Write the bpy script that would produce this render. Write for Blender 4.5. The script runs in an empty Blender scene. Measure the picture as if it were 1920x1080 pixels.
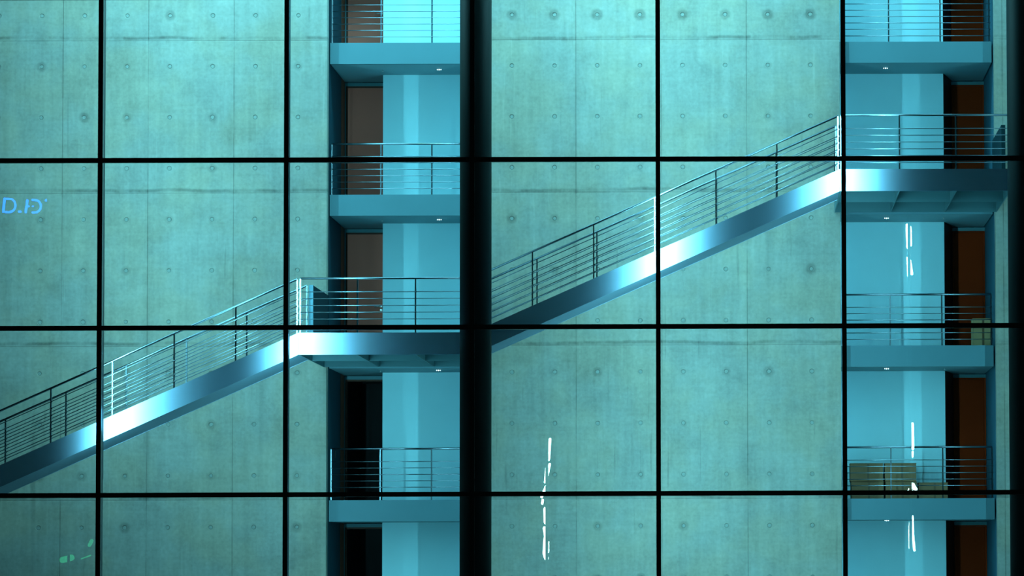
import bpy, bmesh, math, random
from mathutils import Matrix, Vector
random.seed(7)
sc = bpy.context.scene
COL = sc.collection

# ------------------------------------------------------------------ camera
cam = bpy.data.cameras.new('camera'); camo = bpy.data.objects.new('camera', cam); COL.objects.link(camo)
cam.sensor_width = 36.0; cam.lens = 5031.47 * 36.0 / 1920.0
cam.shift_x = -0.24444; cam.shift_y = 0.17526
cam.clip_start = 0.5; cam.clip_end = 400
camo.matrix_world = (Matrix.Translation((0.074, 0.0, 1.601)) @ Matrix.Rotation(-0.0068313, 4, 'Z')
                     @ Matrix.Rotation(math.pi / 2 + 0.0393491, 4, 'X') @ Matrix.Rotation(-0.0036084, 4, 'Z'))
sc.camera = camo
sc.view_settings.view_transform = 'Standard'; sc.view_settings.look = 'None'
sc.view_settings.exposure = 0.0; sc.view_settings.gamma = 1.0; sc.view_settings.use_curve_mapping = False

# ------------------------------------------------------------------ world: night sky
w = bpy.data.worlds.new('night'); sc.world = w; w.use_nodes = True
bg = w.node_tree.nodes['Background']; bg.inputs[0].default_value = (0.02, 0.10, 0.12, 1); bg.inputs[1].default_value = 0.02

# ------------------------------------------------------------------ light levels (colour of the atrium's lamps)
LAMP = (0.30, 0.88, 1.0)
STRIP_FULL = {'A': 285.0, 'B': 305.0, 'C': 220.0, 'D': 60.0, 'E': 22.0, 'F': 275.0, 'G': 150.0, 'H': 110.0}
CEIL_W = 1100.0

def area(name, loc, size, sy, watt, rot=(0, 0, 0)):
    l = bpy.data.lights.new(name, 'AREA'); l.shape = 'RECTANGLE'; l.size = size; l.size_y = sy; l.energy = watt; l.color = LAMP
    o = bpy.data.objects.new(name, l); COL.objects.link(o); o.location = loc; o.rotation_euler = rot
    return o
# atrium ceiling lights, above the frame
area('ceiling_light', (-9.5, 51.9, 17.2), 9.0, 1.6, CEIL_W * 1.1)
area('ceiling_light', (-1.6, 51.9, 17.2), 6.5, 1.6, CEIL_W * 0.8)
area('ceiling_light', (5.0, 51.9, 17.2), 4.0, 1.6, CEIL_W * 0.25)

# ------------------------------------------------------------------ materials
def new_mat(name):
    m = bpy.data.materials.new(name); m.use_nodes = True
    nt = m.node_tree; b = nt.nodes['Principled BSDF']
    return m, nt, b
def simple(name, col, rough=0.6, metal=0.0, noise=0.06, scale=3.0, bump=0.0, spec=0.35):
    m, nt, b = new_mat(name)
    b.inputs['Roughness'].default_value = rough; b.inputs['Metallic'].default_value = metal; b.inputs['Specular IOR Level'].default_value = spec
    tc = nt.nodes.new('ShaderNodeTexCoord'); n = nt.nodes.new('ShaderNodeTexNoise'); n.inputs['Scale'].default_value = scale; n.inputs['Detail'].default_value = 5
    nt.links.new(tc.outputs['Object'], n.inputs['Vector'])
    mx = nt.nodes.new('ShaderNodeMix'); mx.data_type = 'RGBA'
    mx.inputs[6].default_value = (*[c * (1 - noise) for c in col], 1); mx.inputs[7].default_value = (*[min(1, c * (1 + noise)) for c in col], 1)
    nt.links.new(n.outputs['Fac'], mx.inputs[0]); nt.links.new(mx.outputs[2], b.inputs['Base Color'])
    if bump:
        bp = nt.nodes.new('ShaderNodeBump'); bp.inputs['Strength'].default_value = bump; bp.inputs['Distance'].default_value = 0.01
        nt.links.new(n.outputs['Fac'], bp.inputs['Height']); nt.links.new(bp.outputs[0], b.inputs['Normal'])
    return m
def satin_metal(name, col, rough):
    """ground steel: Beckmann lobe with faint streaks along the grinding"""
    m = bpy.data.materials.new(name); m.use_nodes = True; nt = m.node_tree; nt.nodes.remove(nt.nodes['Principled BSDF'])
    g = nt.nodes.new('ShaderNodeBsdfAnisotropic'); g.distribution = 'BECKMANN'; g.inputs['Roughness'].default_value = rough
    tc = nt.nodes.new('ShaderNodeTexCoord'); v = nt.nodes.new('ShaderNodeVectorMath'); v.operation = 'MULTIPLY'; v.inputs[1].default_value = (1.5, 1, 60)
    n = nt.nodes.new('ShaderNodeTexNoise'); n.inputs['Scale'].default_value = 1.2; mx = nt.nodes.new('ShaderNodeMix'); mx.data_type = 'RGBA'
    nt.links.new(tc.outputs['Object'], v.inputs[0]); nt.links.new(v.outputs[0], n.inputs['Vector']); nt.links.new(n.outputs['Fac'], mx.inputs[0])
    mx.inputs[6].default_value = (*[c * .95 for c in col], 1); mx.inputs[7].default_value = (*[min(1, c * 1.05) for c in col], 1)
    nt.links.new(mx.outputs[2], g.inputs['Color']); nt.links.new(g.outputs[0], nt.nodes['Material Output'].inputs[0]); return m
def emit(name, col, s):
    m = bpy.data.materials.new(name); m.use_nodes = True; nt = m.node_tree
    nt.nodes.remove(nt.nodes['Principled BSDF']); e = nt.nodes.new('ShaderNodeEmission')
    e.inputs[0].default_value = (*col, 1); e.inputs[1].default_value = s
    nt.links.new(e.outputs[0], nt.nodes['Material Output'].inputs[0]); return m

CELL_X, CELL_Z, X0, Z0 = 0.864, 1.0362, -5.032, 2.0399   # grid of the formwork ties

def concrete_mat():
    m, nt, b = new_mat('board_marked_concrete')
    N, L = nt.nodes, nt.links
    def math_(op, a, c=None, d=None):
        n = N.new('ShaderNodeMath'); n.operation = op
        for i, v in enumerate((a, c, d)):
            if v is None: continue
            if isinstance(v, (int, float)): n.inputs[i].default_value = v
            else: L.new(v, n.inputs[i])
        return n.outputs[0]
    def noise(vec, scale, detail=4, rough=0.55):
        n = N.new('ShaderNodeTexNoise'); n.inputs['Scale'].default_value = scale; n.inputs['Detail'].default_value = detail; n.inputs['Roughness'].default_value = rough
        L.new(vec, n.inputs['Vector']); return n.outputs['Fac']
    def ramp(v, a, c, lo=0.0, hi=1.0):
        n = N.new('ShaderNodeMapRange'); n.interpolation_type = 'SMOOTHSTEP'
        n.inputs[1].default_value = a; n.inputs[2].default_value = c; n.inputs[3].default_value = lo; n.inputs[4].default_value = hi
        L.new(v, n.inputs[0]); return n.outputs[0]
    def scaled(vec, s):
        n = N.new('ShaderNodeVectorMath'); n.operation = 'MULTIPLY'; n.inputs[1].default_value = s; L.new(vec, n.inputs[0]); return n.outputs[0]
    def white(a, c, k=0.0):
        cx = N.new('ShaderNodeCombineXYZ'); L.new(a, cx.inputs[0]); L.new(c, cx.inputs[1]); cx.inputs[2].default_value = k
        n = N.new('ShaderNodeTexWhiteNoise'); n.noise_dimensions = '3D'; L.new(cx.outputs[0], n.inputs['Vector']); return n.outputs['Value']
    tc = N.new('ShaderNodeTexCoord'); P = tc.outputs['Object']
    sp = N.new('ShaderNodeSeparateXYZ'); L.new(P, sp.inputs[0]); X, Z = sp.outputs[0], sp.outputs[2]
    big = noise(P, 0.55, 5, 0.6); mid = noise(P, 2.6, 6, 0.62); fine = noise(P, 14.0, 6, 0.7)
    streakv = noise(scaled(P, (5.0, 1, 0.35)), 1.6, 5, 0.6)
    streakh = noise(scaled(P, (0.7, 1, 9.0)), 1.6, 4, 0.6)
    # wandering horizontal day joint at every 3.1 m
    wob = math_('MULTIPLY', math_('SUBTRACT', noise(scaled(P, (1, 1, 0.05)), 0.9, 5), 0.5), 0.16)
    zz = math_('DIVIDE', Z, 3.1)
    zf = math_('MULTIPLY', math_('SUBTRACT', math_('FRACT', math_('ADD', zz, 0.5)), 0.5), 3.1)      # signed distance to joint
    zline = math_('SUBTRACT', 1.0, ramp(math_('ABSOLUTE', math_('SUBTRACT', zf, 0.005)), 0.003, 0.016))
    band = math_('SUBTRACT', 1.0, ramp(math_('ABSOLUTE', math_('SUBTRACT', math_('SUBTRACT', zf, 0.055), wob)), 0.005, 0.055))
    patch = ramp(noise(scaled(P, (1, 1, 0.2)), 1.3, 5, 0.65), 0.40, 0.60)
    band = math_('MULTIPLY', band, math_('ADD', 0.25, math_('MULTIPLY', patch, 0.75)))
    # vertical panel joints every second tie
    xs = math_('DIVIDE', math_('SUBTRACT', X, X0), CELL_X * 2)
    xf = math_('MULTIPLY', math_('SUBTRACT', math_('FRACT', math_('ADD', xs, 0.5)), 0.5), CELL_X * 2)
    vline = math_('SUBTRACT', 1.0, ramp(math_('ABSOLUTE', xf), 0.004, 0.014))
    vline = math_('MULTIPLY', vline, ramp(noise(scaled(P, (1, 1, 0.6)), 0.9, 3), 0.36, 0.60, 0.15, 1.0))
    for xe in (-8.488, 1.88): vline = math_('MULTIPLY', vline, math_('GREATER_THAN', math_('ABSOLUTE', math_('SUBTRACT', X, xe)), 0.1))
    vhalo = math_('MULTIPLY', math_('SUBTRACT', 1.0, ramp(math_('ABSOLUTE', xf), 0.0, 0.09)), 0.35)
    # tone of each panel
    pan = white(math_('FLOOR', math_('DIVIDE', math_('SUBTRACT', X, X0), CELL_X * 2)), math_('FLOOR', zz))
    # halo stains around ties
    cx = math_('DIVIDE', math_('SUBTRACT', X, X0), CELL_X); cz = math_('DIVIDE', math_('SUBTRACT', Z, Z0), CELL_Z)
    fx = math_('MULTIPLY', math_('SUBTRACT', math_('FRACT', cx), 0.5), CELL_X); fz = math_('MULTIPLY', math_('SUBTRACT', math_('FRACT', cz), 0.5), CELL_Z)
    dist = math_('SQRT', math_('ADD', math_('MULTIPLY', fx, fx), math_('MULTIPLY', fz, fz)))
    rnd = white(math_('FLOOR', cx), math_('FLOOR', cz), 3.3)
    toprow = math_('MULTIPLY', math_('MULTIPLY', math_('GREATER_THAN', Z, 12.4), math_('LESS_THAN', Z, 13.4)), math_('GREATER_THAN', X, -5.3))
    hs = math_('MAXIMUM', math_('MULTIPLY', math_('POWER', rnd, 3.0), 0.75), math_('MULTIPLY', toprow, math_('ADD', 0.45, math_('MULTIPLY', rnd, 0.5))))
    rad = math_('ADD', 0.07, math_('MULTIPLY', hs, 0.07))
    halo = math_('MULTIPLY', math_('SUBTRACT', 1.0, ramp(math_('DIVIDE', dist, rad), 0.55, 1.15)), hs)
    # assemble darkness
    dark = math_('MULTIPLY', math_('SUBTRACT', big, 0.5), 0.5)
    dark = math_('ADD', dark, math_('MULTIPLY', math_('SUBTRACT', mid, 0.5), 0.42))
    dark = math_('ADD', dark, math_('MULTIPLY', math_('SUBTRACT', fine, 0.5), 0.60))
    dark = math_('ADD', dark, math_('MULTIPLY', math_('SUBTRACT', streakv, 0.5), 0.40))
    dark = math_('ADD', dark, math_('MULTIPLY', math_('SUBTRACT', streakh, 0.5), 0.20))
    dark = math_('ADD', dark, math_('MULTIPLY', math_('SUBTRACT', pan, 0.5), 0.07))
    dark = math_('ADD', dark, math_('MULTIPLY', band, 0.42))
    dark = math_('ADD', dark, math_('MULTIPLY', zline, 0.20))
    dark = math_('ADD', dark, math_('MULTIPLY', vline, 0.34))
    dark = math_('ADD', dark, math_('MULTIPLY', vhalo, 0.12))
    dark = math_('ADD', dark, math_('MULTIPLY', halo, 0.42))
    runs = math_('MULTIPLY', ramp(noise(scaled(P, (7, 1, 0.3)), 1.3, 4, 0.6), 0.60, 0.72), ramp(noise(P, 0.45, 3), 0.48, 0.60))
    dark = math_('ADD', dark, math_('MULTIPLY', runs, 0.22))
    stain = ramp(noise(P, 1.1, 7, 0.68), 0.56, 0.70)
    dark = math_('ADD', dark, math_('MULTIPLY', stain, 0.10))
    # pale lime runs
    lime = math_('MULTIPLY', ramp(noise(scaled(P, (11, 1, 0.25)), 1.6, 2), 0.66, 0.72), ramp(noise(P, 0.6, 2), 0.5, 0.62))
    dark = math_('SUBTRACT', dark, math_('MULTIPLY', lime, 0.12))
    fac = math_('SUBTRACT', 1.0, dark)
    hue = N.new('ShaderNodeMix'); hue.data_type = 'RGBA'
    hue.inputs[6].default_value = (0.282, 0.272, 0.222, 1); hue.inputs[7].default_value = (0.262, 0.278, 0.255, 1)
    L.new(ramp(noise(P, 0.8, 4), 0.35, 0.65), hue.inputs[0])
    mul = N.new('ShaderNodeVectorMath'); mul.operation = 'SCALE'; L.new(hue.outputs[2], mul.inputs[0]); L.new(fac, mul.inputs['Scale'])
    L.new(mul.outputs[0], b.inputs['Base Color'])
    b.inputs['Roughness'].default_value = 0.62; b.inputs['Specular IOR Level'].default_value = 0.3
    bp = N.new('ShaderNodeBump'); bp.inputs['Strength'].default_value = 0.35; bp.inputs['Distance'].default_value = 0.012
    L.new(math_('SUBTRACT', math_('MULTIPLY', mid, 0.6), math_('ADD', math_('MULTIPLY', vline, 0.6), math_('MULTIPLY', zline, 0.6))), bp.inputs['Height'])
    L.new(bp.outputs[0], b.inputs['Normal'])
    return m

M = {}
M['concrete'] = concrete_mat()
M['plug'] = simple('tie_plug_mortar', (0.24, 0.27, 0.25), 0.8, noise=0.25, scale=8)
M['blue_wall'] = simple('pale_blue_plaster', (0.44, 0.76, 0.86), 0.7, noise=0.04)
M['fascia'] = simple('balcony_blue_grey_paint', (0.08, 0.19, 0.235), 0.55, noise=0.05)
M['soffit'] = simple('soffit_paint', (0.15, 0.28, 0.32), 0.75, noise=0.04)
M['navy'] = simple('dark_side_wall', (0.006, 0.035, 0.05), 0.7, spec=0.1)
M['dark_wood'] = simple('dark_brown_lining', (0.10, 0.035, 0.02), 0.6)
M['door'] = simple('brown_door_veneer', (0.78, 0.21, 0.15), 0.55, noise=0.1, scale=1.5, spec=0.12)
M['door_r'] = simple('dark_brown_door_veneer', (0.33, 0.033, 0.004), 0.55, noise=0.12, scale=1.5, spec=0.05)
M['header'] = simple('door_header_panel', (0.12, 0.30, 0.36), 0.6)
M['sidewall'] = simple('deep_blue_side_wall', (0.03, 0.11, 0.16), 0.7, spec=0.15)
M['black'] = simple('black_powder_coat', (0.006, 0.008, 0.010), 0.5)
M['fin'] = simple('dark_mullion_fin', (0.05, 0.07, 0.08), 0.45)
M['column'] = simple('dark_column_paint', (0.006, 0.016, 0.018), 0.6, noise=0.1, spec=0.12)
M['steel'] = satin_metal('brushed_steel', (0.43, 0.62, 0.84), 0.55)
M['rail'] = satin_metal('stainless_rail', (0.23, 0.31, 0.37), 0.36)
M['under'] = simple('painted_stair_soffit', (0.13, 0.215, 0.29), 0.6, 0.0, noise=0.12, scale=2)
M['grid'] = simple('landing_beam_paint', (0.07, 0.17, 0.20), 0.6)
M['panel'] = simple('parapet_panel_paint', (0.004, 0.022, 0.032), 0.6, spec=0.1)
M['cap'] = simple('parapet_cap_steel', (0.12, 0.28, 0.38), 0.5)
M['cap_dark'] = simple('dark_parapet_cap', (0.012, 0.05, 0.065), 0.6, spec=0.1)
M['tread'] = simple('stair_tread_stone', (0.25, 0.26, 0.27), 0.8)
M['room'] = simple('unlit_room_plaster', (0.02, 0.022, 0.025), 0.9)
M['card'] = simple('brown_cardboard', (0.22, 0.125, 0.065), 0.85, noise=0.12, scale=6)
M['tape'] = simple('brown_packing_tape', (0.13, 0.075, 0.04), 0.4)
M['carton'] = simple('beige_carton', (0.42, 0.30, 0.15), 0.85, noise=0.1, scale=5)
M['plastic'] = simple('dark_plastic', (0.03, 0.035, 0.04), 0.5)
M['chrome'] = simple('chrome', (0.6, 0.65, 0.65), 0.4, 1.0)
M['ground'] = simple('stone_paving', (0.12, 0.12, 0.12), 0.8)
M['floor'] = simple('atrium_stone_floor', (0.25, 0.26, 0.26), 0.6)
M['ceiling'] = simple('atrium_ceiling_panel', (0.30, 0.32, 0.33), 0.8)
M['led'] = emit('led_lens', (0.75, 0.97, 1.0), 6.0)
for k, v in STRIP_FULL.items(): M['strip' + k] = emit('strip_diffuser_' + k, LAMP, v)

gm = bpy.data.materials.new('tinted_facade_glass'); gm.use_nodes = True; nt = gm.node_tree
nt.nodes.remove(nt.nodes['Principled BSDF'])
tr = nt.nodes.new('ShaderNodeBsdfTransparent'); tr.inputs[0].default_value = (0.90, 0.985, 0.985, 1)
gl = nt.nodes.new('ShaderNodeBsdfGlossy'); gl.inputs['Roughness'].default_value = 0.0; gl.inputs[0].default_value = (1, 1, 1, 1)
fr = nt.nodes.new('ShaderNodeFresnel'); fr.inputs[0].default_value = 1.5
mx = nt.nodes.new('ShaderNodeMixShader'); nt.links.new(fr.outputs[0], mx.inputs[0]); nt.links.new(tr.outputs[0], mx.inputs[1]); nt.links.new(gl.outputs[0], mx.inputs[2])
nt.links.new(mx.outputs[0], nt.nodes['Material Output'].inputs[0]); M['glass'] = gm

# ------------------------------------------------------------------ helpers
def bx(bm, x0, x1, y0, y1, z0, z1, mi=0):
    vs = [bm.verts.new(p) for p in ((x0, y0, z0), (x1, y0, z0), (x1, y1, z0), (x0, y1, z0), (x0, y0, z1), (x1, y0, z1), (x1, y1, z1), (x0, y1, z1))]
    for f in ((3, 2, 1, 0), (4, 5, 6, 7), (0, 1, 5, 4), (1, 2, 6, 5), (2, 3, 7, 6), (3, 0, 4, 7)):
        bm.faces.new([vs[i] for i in f]).material_index = mi
def prism(bm, pts, axis, a, b):
    """polygon pts extruded along axis: 'y' -> pts are (x,z); 'z' -> (x,y); 'x' -> (y,z)"""
    f = {'y': lambda p, t: (p[0], t, p[1]), 'z': lambda p, t: (p[0], p[1], t), 'x': lambda p, t: (t, p[0], p[1])}[axis]
    A = [bm.verts.new(f(p, a)) for p in pts]; B = [bm.verts.new(f(p, b)) for p in pts]
    n = len(pts); bm.faces.new(A); bm.faces.new(B[::-1])
    for i in range(n): bm.faces.new((A[i], B[i], B[(i + 1) % n], A[(i + 1) % n]))
def tube(bm, p, q, r, n=8):
    p, q = Vector(p), Vector(q); d = (q - p).normalized(); u = d.orthogonal().normalized(); v = d.cross(u)
    A = [bm.verts.new(p + r * (math.cos(t) * u + math.sin(t) * v)) for t in [2 * math.pi * i / n for i in range(n)]]
    B = [bm.verts.new(q + r * (math.cos(t) * u + math.sin(t) * v)) for t in [2 * math.pi * i / n for i in range(n)]]
    bm.faces.new(A); bm.faces.new(B[::-1])
    for i in range(n): bm.faces.new((A[i], B[i], B[(i + 1) % n], A[(i + 1) % n])).smooth = True
def obj(name, bm, mats, parent=None, bevel=0.0):
    bmesh.ops.recalc_face_normals(bm, faces=bm.faces)
    if bevel: bmesh.ops.bevel(bm, geom=bm.edges[:], offset=bevel, segments=2, affect='EDGES', profile=0.6)
    me = bpy.data.meshes.new(name); bm.to_mesh(me); bm.free()
    for m in (mats if isinstance(mats, (list, tuple)) else [mats]): me.materials.append(m)
    o = bpy.data.objects.new(name, me); COL.objects.link(o)
    if parent:
        o.parent = parent; o.matrix_parent_inverse = Matrix.Translation(-parent.location)
    return o
def one(name, parent, mat, *args, bevel=0.0):
    bm = bmesh.new(); bx(bm, *args); return obj(name, bm, mat, parent, bevel)
def tag(o, label, cat, group=None):
    o['label'] = label; o['category'] = cat
    if group: o['group'] = group
    return o
def thing(name, loc, label, cat, group=None):
    o = bpy.data.objects.new(name, None); COL.objects.link(o); o.location = loc; o.empty_display_size = 0.2
    return tag(o, label, cat, group)
def struct(o, label=None):
    o['kind'] = 'structure'
    if label: o['label'] = label
    return o

# ------------------------------------------------------------------ setting
YW, YF, YB, YD = 54.0, 54.22, 55.47, 56.3          # concrete face, balcony edge, blue wall, door wall
TOP = 17.5
LV = {0: 0.0, 1: 3.1, 2: 6.2, 3: 9.3, 4: 12.4, 5: 15.5}
LB = (-8.32, -5.24)      # left bay sides
RB = (2.04, 5.17)        # right bay sides

def concrete_wall(name, x0, x1, k0, k1, label):
    """front face at YW with recessed tie holes; k0..k1 = tie columns counted from X0"""
    bm = bmesh.new()
    def quad(a, b, c, d, mi=0):
        f = bm.faces.new([bm.verts.new(p) for p in (a, b, c, d)]); f.material_index = mi; return f
    zs0, n0, n1 = Z0 - CELL_Z, -1, 13
    ztop = Z0 + CELL_Z * (n1 + 1)
    xa, xb = X0 + CELL_X * k0, X0 + CELL_X * (k1 + 1)
    for (a, b, c, d) in ((x0, x1, 0, zs0), (x0, x1, ztop, TOP), (x0, xa, zs0, ztop), (xb, x1, zs0, ztop)):
        if b - a > 1e-4: quad((a, YW, c), (b, YW, c), (b, YW, d), (a, YW, d))
    S = 4
    for k in range(k0, k1 + 1):
        for r in range(n0, n1 + 1):
            cx, cz = X0 + CELL_X * (k + .5), Z0 + CELL_Z * (r + .5)
            hx, hz = CELL_X / 2, CELL_Z / 2
            per = []
            for s in range(S): per.append((-hx + 2 * hx * s / S, -hz))
            for s in range(S): per.append((hx, -hz + 2 * hz * s / S))
            for s in range(S): per.append((hx - 2 * hx * s / S, hz))
            for s in range(S): per.append((-hx, hz - 2 * hz * s / S))
            R1 = 0.047 + 0.006 * random.random()
            rings = [[bm.verts.new((cx + p[0], YW, cz + p[1])) for p in per]]
            for rr, dy in ((R1, 0.0), (R1 * 0.84, 0.012), (R1 * 0.72, 0.012), (R1 * 0.62, 0.003)):
                rings.append([bm.verts.new((cx + rr * math.cos(math.atan2(p[1], p[0])), YW + dy, cz + rr * math.sin(math.atan2(p[1], p[0])))) for p in per])
            n = len(per)
            for q in range(4):
                for i in range(n):
                    f = bm.faces.new((rings[q][i], rings[q][(i + 1) % n], rings[q + 1][(i + 1) % n], rings[q + 1][i])); f.material_index = 0 if q < 2 else 1
            bm.faces.new(rings[4]).material_index = 1
    bmesh.ops.remove_doubles(bm, verts=bm.verts, dist=1e-5)
    # edges (returns), top, bottom and back
    for xe in (x0, x1): quad((xe, YW, 0), (xe, YW + 0.21, 0), (xe, YW + 0.21, TOP), (xe, YW, TOP))
    quad((x0, YW + 0.21, 0), (x1, YW + 0.21, 0), (x1, YW + 0.21, TOP), (x0, YW + 0.21, TOP))
    quad((x0, YW, 0), (x1, YW, 0), (x1, YW + 0.21, 0), (x0, YW + 0.21, 0)); quad((x0, YW, TOP), (x1, YW, TOP), (x1, YW + 0.21, TOP), (x0, YW + 0.21, TOP))
    me = bpy.data.meshes.new(name); bm.to_mesh(me); bm.free()
    me.materials.append(M['concrete']); me.materials.append(M['plug'])
    o = bpy.data.objects.new(name, me); COL.objects.link(o); return struct(o, label)
concrete_wall('wall_left', -19.9, -8.335, -17, -5, 'exposed concrete wall with tie holes left of the left balcony bay')
concrete_wall('wall_centre', LB[1], RB[0], 0, 7, 'exposed concrete wall with tie holes between the two balcony bays')
bm = bmesh.new(); bx(bm, RB[1] + 0.005, 14.0, YW, YW + 0.21, 0, TOP); struct(obj('wall_right', bm, M['concrete']), 'narrow strip of exposed concrete wall at the right edge')
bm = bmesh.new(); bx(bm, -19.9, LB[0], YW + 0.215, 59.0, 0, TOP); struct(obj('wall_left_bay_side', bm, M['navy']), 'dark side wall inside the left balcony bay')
bm = bmesh.new(); bx(bm, LB[1], RB[0], YW + 0.215, 59.0, 0, TOP); struct(obj('wall_between_bays', bm, M['blue_wall']))
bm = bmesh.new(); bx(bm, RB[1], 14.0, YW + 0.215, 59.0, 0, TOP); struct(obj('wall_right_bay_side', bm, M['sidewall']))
bm = bmesh.new(); bx(bm, -7.40, LB[1] - 0.005, YB, YD - 0.01, 0, TOP); struct(obj('wall_left_bay_back', bm, M['blue_wall']), 'pale blue back wall of the left balcony bay')
bm = bmesh.new(); bx(bm, RB[0] + 0.005, 4.247, YB, YD - 0.01, 0, TOP); struct(obj('wall_right_bay_back', bm, M['blue_wall']), 'pale blue back wall of the right balcony bay')
bm = bmesh.new(); prism(bm, [(4.248, YB), (4.478, YD - 0.01), (4.248, YD - 0.01)], 'z', 0, TOP); struct(obj('wall_right_bay_reveal', bm, M['black']), 'black splayed reveal beside the right bay doors')
bm = bmesh.new(); bx(bm, -20, 14, 49.9, 59.0, -0.2, -0.001); struct(obj('floor', bm, M['floor']))
bm = bmesh.new(); bx(bm, -20, 14, 49.8, 59.0, TOP, TOP + 0.3); struct(obj('ceiling', bm, M['ceiling']))
bm = bmesh.new(); bx(bm, -60, 60, -32, 49.6, -0.3, -0.001); struct(obj('ground', bm, M['ground']))

# doors, door walls and dark rooms
doorn = 0
def door_wall(x0, x1, dx0, dx1, z, kind, label, side):
    """wall at YD with a door opening; kind: closed / open"""
    global doorn
    h = 2.59
    bm = bmesh.new()
    bx(bm, x0, x1, YD, YD + 0.15, z + h, z + 2.665)
    if dx0 - x0 > 0.005: bx(bm, x0, dx0, YD, YD + 0.15, z, z + h)
    if x1 - dx1 > 0.005: bx(bm, dx1, x1, YD, YD + 0.15, z, z + h)
    struct(obj('wall_%s_bay_door_surround' % side, bm, M['header']))
    doorn += 1
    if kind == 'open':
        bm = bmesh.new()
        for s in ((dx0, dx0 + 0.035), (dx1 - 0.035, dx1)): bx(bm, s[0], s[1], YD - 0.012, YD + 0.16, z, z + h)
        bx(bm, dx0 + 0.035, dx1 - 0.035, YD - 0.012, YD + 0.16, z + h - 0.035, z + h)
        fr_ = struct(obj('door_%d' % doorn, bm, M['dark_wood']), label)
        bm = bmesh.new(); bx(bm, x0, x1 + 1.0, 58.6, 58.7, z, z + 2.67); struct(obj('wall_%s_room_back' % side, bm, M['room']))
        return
    m = M['door'] if side == 'left' else M['door_r']
    bm = bmesh.new()
    bx(bm, dx0, dx0 + 0.03, YD - 0.01, YD + 0.12, z, z + h); bx(bm, dx1 - 0.03, dx1, YD - 0.01, YD + 0.12, z, z + h); bx(bm, dx0 + 0.03, dx1 - 0.03, YD - 0.01, YD + 0.12, z + h - 0.03, z + h)
    root = struct(obj('door_%d' % doorn, bm, M['dark_wood'] if side == 'left' else m), label)
    bm = bmesh.new(); bx(bm, dx0 + 0.034, dx1 - 0.034, YD + 0.005, YD + 0.055, z + 0.01, z + h - 0.034); obj('door_leaf', bm, m, root)
    if side == 'left':
        hx = -7.545; hz = z + 1.03
        bm = bmesh.new(); tube(bm, (hx, YD + 0.005, hz), (hx, YD - 0.05, hz), 0.026, 14); tube(bm, (hx, YD - 0.05, hz), (hx - 0.14, YD - 0.05, hz - 0.01), 0.011)
        tube(bm, (hx, YD - 0.002, hz - 0.075), (hx, YD - 0.016, hz - 0.075), 0.024, 14); obj('door_handle', bm, M['chrome'], root)
LN = {4: 'top', 3: 'second', 2: 'middle', 1: 'fourth', 0: 'bottom'}
for lv in (4, 3, 2, 1, 0):
    z = LV[lv]
    door_wall(LB[0] + 0.005, -7.30, -8.29, -7.33, z, 'closed' if lv >= 2 else 'open',
              {4: 'brown door behind the topmost left balcony railing', 3: 'brown door of the left bay, second from the top',
               2: 'dark brown door behind the left landing', 1: 'black open doorway behind the lowest left railing',
               0: 'black open doorway at the bottom of the left bay'}[lv], 'left')
    door_wall(4.48, RB[1] - 0.002, 4.485, 5.163, z, 'closed',
              {4: 'dark brown door behind the topmost right railing', 3: 'dark brown door behind the right landing', 2: 'dark brown door below the right landing',
               1: 'dark brown door right of the cardboard boxes', 0: 'dark brown door at the bottom of the right bay'}[lv], 'right')
# dark brown lining on the side wall next to each left door
bm = bmesh.new(); bx(bm, LB[0], LB[0] + 0.006, 55.80, YD - 0.015, 0, TOP); struct(obj('trim_1', bm, M['dark_wood']), 'dark brown lining beside the left bay doors')

# ------------------------------------------------------------------ balconies
def balcony(side, lv, label):
    x0, x1 = (LB[0] + 0.012, LB[1] - 0.006) if side == 'left' else (RB[0] + 0.006, RB[1] - 0.03)
    z = LV[lv]
    t = thing('balcony', ((x0 + x1) / 2, YF, z - 0.43), label, 'balcony', 'balconies of the %s bay' % side)
    bm = bmesh.new(); bx(bm, x0, x1, YF, YF + 0.06, z - 0.43, z); obj('fascia', bm, M['fascia'], t)
    bm = bmesh.new(); bx(bm, x0, x1, YF + 0.062, YB - 0.004, z - 0.425, z - 0.002)
    if side == 'left': bx(bm, x0, -7.41, YB - 0.004, YD - 0.02, z - 0.425, z - 0.002)
    else: prism(bm, [(4.256, YB - 0.004), (x1, YB - 0.004), (x1, YD - 0.02), (4.488, YD - 0.02)], 'z', z - 0.425, z - 0.002)
    obj('slab', bm, M['soffit'], t)
    return t
bl = {('left', 5): 'pale blue balcony above the frame, left bay', ('left', 4): 'pale blue balcony at the top of the left bay',
      ('left', 3): 'pale blue balcony of the left bay, second from the top', ('left', 2): 'balcony slab behind the left stair landing',
      ('left', 1): 'lowest pale blue balcony of the left bay', ('right', 5): 'pale blue balcony above the frame, right bay',
      ('right', 4): 'pale blue balcony at the top of the right bay', ('right', 3): 'balcony slab behind the right stair landing',
      ('right', 2): 'pale blue balcony below the right landing with a beige carton', ('right', 1): 'lowest pale blue balcony of the right bay, carrying cardboard boxes'}
for (s, lv), lab in bl.items(): balcony(s, lv, lab)

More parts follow.
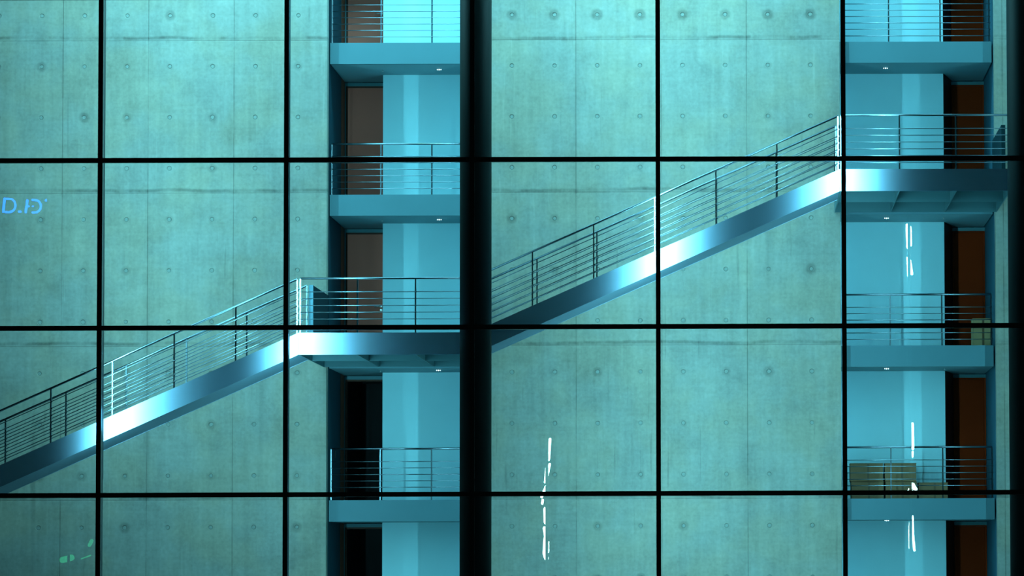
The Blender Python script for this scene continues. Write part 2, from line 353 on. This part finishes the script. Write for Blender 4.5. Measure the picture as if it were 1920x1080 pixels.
# ------------------------------------------------------------------ railings
RH = [0.125, 0.26, 0.39, 0.52, 0.65, 0.78]
def railing(pts_x, y, zf, label, group, name='railing', ends=None, twin=False, zb=0.0):
    """posts at pts_x, floor height zf(x); rails run from ends[0] to ends[1]"""
    x0, x1 = ends or (pts_x[0], pts_x[-1])
    t = thing(name, ((x0 + x1) / 2, y, zf((x0 + x1) / 2)), label, 'railing', group)
    for x in pts_x:
        z = zf(x); bm = bmesh.new(); bx(bm, x - 0.013, x + 0.012, y - 0.02, y + 0.02, z + zb, z + 1.03)
        for h in RH: tube(bm, (x + 0.018, y - 0.024, z + h), (x + 0.018, y - 0.012, z + h), 0.011, 8)
        obj('post', bm, M['rail'], t)
    bm = bmesh.new(); tube(bm, (x0, y, zf(x0) + 1.04), (x1, y, zf(x1) + 1.04), 0.021, 10); obj('handrail', bm, M['rail'], t)
    for h in RH:
        bm = bmesh.new(); tube(bm, (x0, y - 0.03, zf(x0) + h), (x1, y - 0.03, zf(x1) + h), 0.008, 8); obj('rail', bm, M['rail'], t)
    return t
for lv, lab in ((4, 'topmost steel railing of the left bay'), (3, 'steel balcony railing in front of the brown door, second from top in the left bay'), (1, 'steel railing in front of the black doorway, lowest of the left bay')):
    z = LV[lv]; railing([-8.27, -7.28, -6.245, -5.29], YF + 0.05, lambda x, z=z: z, lab, 'balcony railings', 'balcony_railing')
for lv, lab in ((4, 'topmost steel railing of the right bay'), (2, 'steel railing of the right bay below the landing'), (1, 'steel railing in front of the cardboard boxes')):
    z = LV[lv]; railing([2.08, 3.05, 4.10, 5.10], YF + 0.05, lambda x, z=z: z, lab, 'balcony railings', 'balcony_railing')

# ------------------------------------------------------------------ stairs and landings
YS0, YS1 = 50.95, 52.15            # near and far face of the stair
SL = 3.1 / 7.0
def flight(xb, zb, label):
    """flight from (xb,zb) up to (xb+7, zb+3.1)"""
    zf = lambda x: zb + (x - xb) * SL
    xe = xb + 7.0 - 0.004; xb2 = xb + 0.004
    t = thing('stair_flight', ((xb + xe) / 2, (YS0 + YS1) / 2, zf((xb + xe) / 2) - 0.42), label, 'staircase', 'straight stair flights')
    for y in (YS0, YS1 - 0.02):
        bm = bmesh.new(); prism(bm, [(xb2, zf(xb2) - 0.42), (xe, zf(xe) - 0.42), (xe, zf(xe)), (xb2, zf(xb2))], 'y', y, y + 0.02); obj('stringer', bm, M['steel'], t)
    bm = bmesh.new(); prism(bm, [(xb2, zf(xb2) - 0.415), (xe, zf(xe) - 0.415), (xe, zf(xe) - 0.40), (xb2, zf(xb2) - 0.40)], 'y', YS0 + 0.021, YS1 - 0.021); obj('soffit_plate', bm, M['under'], t)
    n = 20
    for i in range(n):
        x = xb2 + (xe - xb2) * i / n; z = zb + 3.1 * (i + 1) / n - 0.15
        bm = bmesh.new(); bx(bm, x + 0.01, x + 0.36 if i < n - 1 else xe, YS0 + 0.022, YS1 - 0.022, z - 0.05, z); obj('tread', bm, M['tread'], t)
    return zf
def landing(x0, x1, z, label, mids):
    t = thing('stair_landing', ((x0 + x1) / 2, YS0, z - 0.42), label, 'landing', 'stair landings')
    yb = YW - 0.005; b = 0.42
    bm = bmesh.new(); bx(bm, x0, x1, YS0, YS0 + 0.02, z - b, z); obj('fascia', bm, M['steel'], t)
    bm = bmesh.new(); bx(bm, x0, x1, YS0 + 0.021, yb, z - 0.06, z - 0.004); obj('deck', bm, M['grid'], t)
    for x in (x0, x1 - 0.02):
        bm = bmesh.new(); bx(bm, x, x + 0.02, YS0 + 0.021, yb, z - b, z - 0.061); obj('end_beam', bm, M['grid'], t)
    ym = (YS0 + yb) / 2
    for y in (ym, yb - 0.03):
        bm = bmesh.new(); bx(bm, x0 + 0.021, x1 - 0.021, y, y + 0.02, z - b, z - 0.061); obj('long_beam', bm, M['grid'], t)
    for x in mids:
        for ya, yc in ((YS0 + 0.021, ym - 0.001), (ym + 0.021, yb - 0.031)):
            bm = bmesh.new(); bx(bm, x - 0.008, x + 0.008, ya, yc, z - b, z - 0.061); obj('rib', bm, M['grid'], t)
    return t
L1 = (-8.39, -5.09, 6.2); L2 = (1.92, 5.20, 9.3)
zfL = flight(L1[0] - 7.0, 3.1, 'lower stair flight rising to the left landing'); zfR = flight(L2[0] - 7.0, 6.2, 'upper stair flight rising from the dark column to the right landing')
landing(*L1, 'left stair landing with bright steel edge', (-7.275, -6.17)); landing(*L2, 'right stair landing with bright steel edge beside the second flight', (3.06, 4.15))
def srail(xb, zf, y, label):
    xs = [xb + 7.0 - 1.167 * i - 0.03 for i in range(6)][::-1]
    railing(xs, y, zf, label, 'stair railings', 'stair_railing', (xs[0] - 0.9, xb + 7.0 - 0.03), zb=-0.15)
srail(L1[0] - 7.0, zfL, YS0 + 0.035, 'near sloping railing of the lower flight'); srail(L1[0] - 7.0, zfL, YS1 - 0.035, 'far sloping railing of the lower flight, seen behind the near one')
srail(L2[0] - 7.0, zfR, YS0 + 0.035, 'near sloping railing of the upper flight'); srail(L2[0] - 7.0, zfR, YS1 - 0.035, 'far sloping railing of the upper flight, seen behind the near one')
railing([L1[0] + 0.03, -7.275, -6.17, L1[1] - 0.03], YS0 + 0.035, lambda x: 6.2, 'level railing along the left landing', 'landing railings', 'landing_railing')
railing([L2[0] + 0.03, 3.065, 4.145, L2[1] - 0.03], YS0 + 0.035, lambda x: 9.3, 'level railing along the right landing', 'landing railings', 'landing_railing')
def parapet(x, z, label):
    t = thing('parapet', (x, YS1, z), label, 'parapet', 'parapets at the landing ends')
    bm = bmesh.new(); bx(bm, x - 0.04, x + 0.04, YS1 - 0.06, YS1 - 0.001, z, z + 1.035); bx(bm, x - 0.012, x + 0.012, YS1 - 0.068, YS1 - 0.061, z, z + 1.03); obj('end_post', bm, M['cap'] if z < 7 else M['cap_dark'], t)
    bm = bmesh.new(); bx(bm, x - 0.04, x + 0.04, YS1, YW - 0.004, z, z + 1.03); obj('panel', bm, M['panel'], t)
parapet(-8.34, 6.2, 'solid parapet at the left end of the left landing'); parapet(L2[0] + 0.04, 9.3, 'dark solid parapet at the left end of the right landing')
parapet(5.16, 9.3, 'dark solid parapet at the right end of the right landing')
parapet(-5.14, 6.2, 'solid parapet hidden by the dark column, right end of the left landing')

# ------------------------------------------------------------------ columns
for x, lab in ((-4.97, 'dark round column in the middle of the facade'), (5.37, 'dark round column at the right edge')):
    bm = bmesh.new(); tube(bm, (x, 50.42, 0), (x, 50.42, TOP), 0.298, 64); tag(obj('column', bm, M['column']), lab, 'column', 'round columns')

# ------------------------------------------------------------------ facade
XM = [-4.98 + 3.4665 * k for k in range(-4, 5)]
ZT = [-0.045, 3.088, 6.20, 9.335, 12.405, 15.52, 17.45]
pos = {-4: 'far left, outside the frame', -3: 'outside the frame on the left', -2: 'leftmost', -1: 'second from the left', 0: 'in front of the middle column', 1: 'right of the middle column', 2: 'left of the right balcony bay', 3: 'in front of the right column', 4: 'outside the frame on the right'}
for k, x in zip(range(-4, 5), XM):
    if k == -4: continue
    t = thing('mullion', (x, 49.88, 0), 'black vertical facade mullion, ' + pos[k] + (' in view' if k in (-2, -1) else ''), 'mullion', 'vertical facade mullions')
    bm = bmesh.new(); bx(bm, x - 0.043, x + 0.043, 49.85, 49.89, 0, 17.4); obj('cover_cap', bm, M['black'], t)
    dpt = 50.115 if k not in (0, 3) else 50.06
    bm = bmesh.new(); bx(bm, x - 0.026, x + 0.026, 49.8905, dpt, 0, 17.4); obj('fin', bm, M['fin'], t)
for i, z in enumerate(ZT):
    lab = {1: 'lowest black horizontal transom in view', 2: 'black horizontal transom crossing just below the left landing floor line', 3: 'black horizontal transom crossing the right landing railing',
           4: 'black horizontal transom along the top edge of the view', 0: 'black bottom transom below the frame', 5: 'black transom above the frame', 6: 'uppermost black transom above the frame'}[i]
    for_ = bmesh.new(); bx(for_, -19.9, 13.9, 49.842, 49.849, z - 0.044, z + 0.044)
    for a, b in zip(XM[:-1], XM[1:]): bx(for_, a + 0.045, b - 0.045, 49.8492, 49.93, z - 0.044, z + 0.044)
    tag(obj('transom', for_, M['black']), lab, 'transom', 'horizontal facade transoms')
wn = 0
for a, b in zip(XM[:-1], XM[1:]):
    for c, d in zip(ZT[:-1], ZT[1:]):
        wn += 1; bm = bmesh.new(); bx(bm, a + 0.044, b - 0.044, 49.90, 49.912, c + 0.045, d - 0.045)
        o = obj('window_%d' % wn, bm, M['glass']); struct(o)

# strip lights fixed to the inner edge of the mullions
def strip(x, z0, z1, mat, label, y=50.116):
    t = thing('strip_light', (x, y, z0), label, 'strip light', 'strip lights on the mullions')
    bm = bmesh.new(); bx(bm, x - 0.024, x + 0.024, y, y + 0.03, z0, z1); obj('housing', bm, M['black'], t)
    bm = bmesh.new(); vs = [bm.verts.new(p) for p in ((x - 0.023, y + 0.032, z0), (x - 0.023, y + 0.032, z1), (x + 0.023, y + 0.032, z1), (x + 0.023, y + 0.032, z0))]; bm.faces.new(vs)
    me = bpy.data.meshes.new('diffuser'); bm.to_mesh(me); bm.free(); me.materials.append(mat)
    o = bpy.data.objects.new('diffuser', me); COL.objects.link(o); o.parent = t; o.matrix_parent_inverse = Matrix.Translation(-t.location)
strip(XM[2], 3.4, 17.2, M['stripA'], 'tall light strip behind the leftmost mullion in view')
strip(XM[3], 0.3, 4.58, M['stripG'], 'lowest light strip behind the mullion at the left landing')
strip(XM[3], 4.6, 7.6, M['stripF'], 'middle, brighter light strip behind the mullion at the left landing')
strip(XM[3], 7.62, 17.2, M['stripD'], 'upper light strip behind the mullion at the left landing')
strip(XM[5], 0.3, 17.2, M['stripB'], 'full-height light strip behind the mullion right of the middle column')
strip(XM[6], 0.3, 7.68, M['stripH'], 'lower light strip behind the mullion at the right landing')
strip(XM[6], 7.7, 10.7, M['stripF'], 'middle, brighter light strip behind the mullion at the right landing')
strip(XM[6], 10.72, 17.2, M['stripE'], 'upper light strip behind the mullion at the right landing')
strip(XM[8], 0.3, 17.2, M['stripC'], 'full-height light strip behind the mullion outside the frame on the right')

# ------------------------------------------------------------------ downlights, sprinklers
for (x, y, lv, lab) in ((-6.16, 54.79, 4, 'small downlight under the topmost left balcony'), (-6.15, 54.76, 3, 'small downlight under the second left balcony'), (-6.15, 54.64, 2, 'small downlight below the left landing level'),
                        (3.01, 54.75, 4, 'small downlight under the topmost right balcony'), (3.01, 54.71, 3, 'small downlight behind the right landing underside'), (2.99, 54.59, 2, 'small downlight under the right balcony with the beige carton'), (2.97, 54.45, 1, 'small downlight under the balcony with boxes')):
    z = LV[lv] - 0.426
    t = thing('downlight', (x, y, z), lab, 'downlight', 'soffit downlights')
    bm = bmesh.new(); bx(bm, x - 0.06, x + 0.06, y - 0.025, y + 0.025, z - 0.006, z + 0.0); obj('housing', bm, M['soffit'], t)
    for dx in (-0.036, 0, 0.036):
        bm = bmesh.new(); bmesh.ops.create_uvsphere(bm, u_segments=10, v_segments=6, radius=0.008 if dx else 0.011, matrix=Matrix.Translation((x + dx, y, z - 0.018))); obj('lens', bm, M['led'], t)
for (x, y, lv, lab) in ((-7.33, 54.9, 4, 'tiny sprinkler head under the topmost left balcony'), (-7.33, 54.85, 3, 'tiny sprinkler head under the second left balcony'), (-7.36, 54.86, 2, 'tiny sprinkler head below the left landing level'),
                        (4.18, 54.74, 3, 'tiny sprinkler head behind the right landing underside'), (4.18, 54.74, 2, 'tiny sprinkler head under the right balcony with the beige carton')):
    z = LV[lv] - 0.426
    bm = bmesh.new(); tube(bm, (x, y, z), (x, y, z - 0.03), 0.008); tube(bm, (x, y, z - 0.03), (x, y, z - 0.034), 0.022, 12); tag(obj('sprinkler', bm, M['chrome']), lab, 'sprinkler', 'ceiling sprinkler heads')

# ------------------------------------------------------------------ switches on the side walls
def switch(x, y, z, lab):
    t = tag(one('wall_switch', None, M['plastic'], x - 0.012, x, y - 0.05, y + 0.05, z - 0.07, z + 0.07, bevel=0.003), lab, 'switch', 'wall switches')
switch(RB[1] - 0.001, 54.9, 4.05, 'small dark switch on the right bay side wall, upper one'); switch(RB[1] - 0.001, 54.9, 3.38, 'small dark socket on the right bay side wall, lower one')
x = LB[0] + 0.013; one_ = one('wall_switch', None, M['plastic'], x - 0.012, x, 55.0, 55.1, 4.0, 4.14, bevel=0.003); tag(one_, 'small dark switch on the left bay side wall beside the black doorway', 'switch', 'wall switches')

# ------------------------------------------------------------------ boxes
def box(x0, x1, y0, y1, z0, z1, lab, mat='card', flap=True):
    t = thing('cardboard_box', ((x0 + x1) / 2, (y0 + y1) / 2, z0), lab, 'cardboard box', 'boxes on the right balconies')
    one('carton_body', t, M[mat], x0, x1, y0, y1, z0 + 0.002, z1 - 0.012, bevel=0.006)
    xm = (x0 + x1) / 2 + 0.03
    if flap:
        bm = bmesh.new(); bx(bm, x0 - 0.006, xm - 0.002, y0 - 0.006, y1, z1 - 0.011, z1 - 0.003); bx(bm, xm + 0.002, x1 + 0.006, y0 - 0.006, y1, z1 - 0.011, z1 - 0.003); obj('flap', bm, M[mat], t)
    one('tape', t, M['tape'], xm - 0.022, xm + 0.022, y0 - 0.003, y0 - 0.001, z0 + 0.01, z1 - 0.02)
    return t
box(2.27, 2.93, 54.86, 55.35, 3.1, 3.465, 'lower cardboard box of the left stack on the lowest right balcony')
box(2.25, 2.92, 54.88, 55.36, 3.466, 3.845, 'upper cardboard box of the left stack on the lowest right balcony')
box(2.97, 3.61, 54.86, 55.35, 3.1, 3.465, 'lower cardboard box of the middle stack on the lowest right balcony')
box(2.96, 3.60, 54.88, 55.36, 3.466, 3.845, 'upper cardboard box of the middle stack on the lowest right balcony')
box(3.65, 4.24, 54.84, 55.35, 3.1, 3.445, 'single low cardboard box right of the two stacks')
box(4.77, 5.13, 54.75, 55.2, 6.2, 6.80, 'tall beige carton at the right end of the balcony below the right landing', 'carton')

# ------------------------------------------------------------------ riverside lamps and signs, seen only as reflections in the glass
YR = 2 * 49.9 - 120.0
def blob(bm, pts, r):
    for p, q in zip(pts[:-1], pts[1:]): tube(bm, (p[0], YR, p[1]), (q[0], YR, q[1]), r, 8)
    for p in pts: bmesh.ops.create_uvsphere(bm, u_segments=8, v_segments=6, radius=r, matrix=Matrix.Translation((p[0], YR, p[1])))
ml = emit('river_lamp_white', (0.45, 1.0, 0.9), 90.0); mb = emit('blue_neon', (0.0, 0.12, 1.0), 24.0); mg = emit('green_sign_glow', (0.05, 0.9, 0.35), 3.0)
def lamp_mast(x, top, groups, label):
    t = thing('lamp_mast', (x, YR + 0.35, 0), label, 'street lamp', 'riverside lamps')
    bm = bmesh.new(); tube(bm, (x, YR + 0.35, 0), (x, YR + 0.35, top), 0.07, 12); bx(bm, x - 0.25, x + 0.25, YR + 0.1, YR + 0.6, 0, 0.1); obj('pole', bm, M['black'], t)
    for g, r in groups:
        bm = bmesh.new(); blob(bm, g, r); obj('lamp_tube', bm, ml, t)
lamp_mast(-8.72, 8.0, [([(-8.60, 7.62), (-8.66, 6.7)], .055), ([(-8.72, 7.55), (-8.76, 6.6)], .045), ([(-8.62, 6.5), (-8.72, 6.0)], .05), ([(-8.76, 6.45), (-8.82, 5.7)], .05),
                       ([(-8.78, 5.5), (-8.98, 5.05)], .06), ([(-8.93, 4.9), (-8.95, 4.75)], .05), ([(-8.82, 4.5), (-8.80, 3.9)], .08), ([(-8.86, 3.65), (-8.80, 3.3)], .07), ([(-8.80, 3.15), (-8.83, 2.5), (-8.76, 2.3)], .10), ([(-8.72, 3.0), (-8.72, 2.6)], .08)], 'white lamp mast outside the glass, reflected below the dark column side')
lamp_mast(7.5, 17.6, [([(7.44, 17.2), (7.47, 16.2)], .065), ([(7.58, 17.1), (7.60, 16.3)], .055), ([(7.50, 15.95), (7.55, 15.85)], .05), ([(7.46, 15.7), (7.50, 14.9)], .06), ([(7.56, 15.6), (7.64, 15.0)], .055),
                      ([(7.62, 8.25), (7.63, 7.15)], .065), ([(7.62, 6.98), (7.60, 6.8)], .055), ([(7.62, 5.55), (7.45, 5.22), (7.80, 5.22), (7.62, 5.55)], .08), ([(7.48, 5.2), (7.76, 5.2)], .09),
                      ([(7.54, 4.4), (7.48, 3.6)], .048), ([(7.47, 3.5), (7.48, 2.7)], .048), ([(7.60, 4.1), (7.62, 3.4)], .048), ([(7.62, 3.3), (7.68, 2.6)], .048)], 'white lamp mast outside the glass, reflected over the right bay')
def arc(cx, cz, rx, rz, a0, a1, n=9): return [(cx + rx * math.cos(math.radians(a0 + (a1 - a0) * i / n)), cz + rz * math.sin(math.radians(a0 + (a1 - a0) * i / n))) for i in range(n + 1)]
t = thing('neon_sign', (-32, YR + 0.3, 0), 'blue neon sign outside, reflected at the left edge of the glass', 'sign')
bm = bmesh.new(); tube(bm, (-34, YR + 0.3, 0), (-34, YR + 0.3, 19), 0.08); tube(bm, (-31, YR + 0.3, 0), (-31, YR + 0.3, 19), 0.08); bx(bm, -34.2, -30.6, YR + 0.26, YR + 0.34, 17.7, 17.76); obj('frame', bm, M['black'], t)
for g, r in (([(-33.05, 18.48), (-33.10, 17.92)], .055), ([(-33.05, 18.50)] + arc(-32.83, 18.20, .27, .30, 80, -80) + [(-33.0, 17.90)], .045), ([(-32.40, 17.92), (-32.34, 17.92)], .048),
             ([(-32.03, 18.42), (-32.06, 18.15), (-32.10, 17.90)], .055), ([(-31.99, 18.16), (-31.96, 18.16)], .045), ([(-31.80, 18.16), (-31.76, 18.16)], .03),
             ([(-31.80, 18.44)] + arc(-31.68, 18.16, .26, .28, 80, -80) + [(-31.80, 17.88)], .045), ([(-31.20, 18.42), (-31.08, 18.48)], .05), ([(-33.38, 18.2), (-33.36, 18.2)], .05)):
    bm = bmesh.new(); blob(bm, g, r); obj('neon_tube', bm, mb, t)
t = thing('green_sign', (-30, YR + 0.3, 0), 'dim green light outside, reflected at the lower left of the glass', 'sign')
bm = bmesh.new(); tube(bm, (-30, YR + 0.3, 0), (-30, YR + 0.3, 3.2), 0.06); obj('pole', bm, M['black'], t)
for g, r in (([(-30.35, 2.3), (-29.95, 2.4)], .14), ([(-29.5, 2.35), (-29.1, 2.5)], .03), ([(-29.15, 2.95), (-29.05, 3.15)], .08)):
    bm = bmesh.new(); blob(bm, g, r); obj('lamp_tube', bm, mg, t)
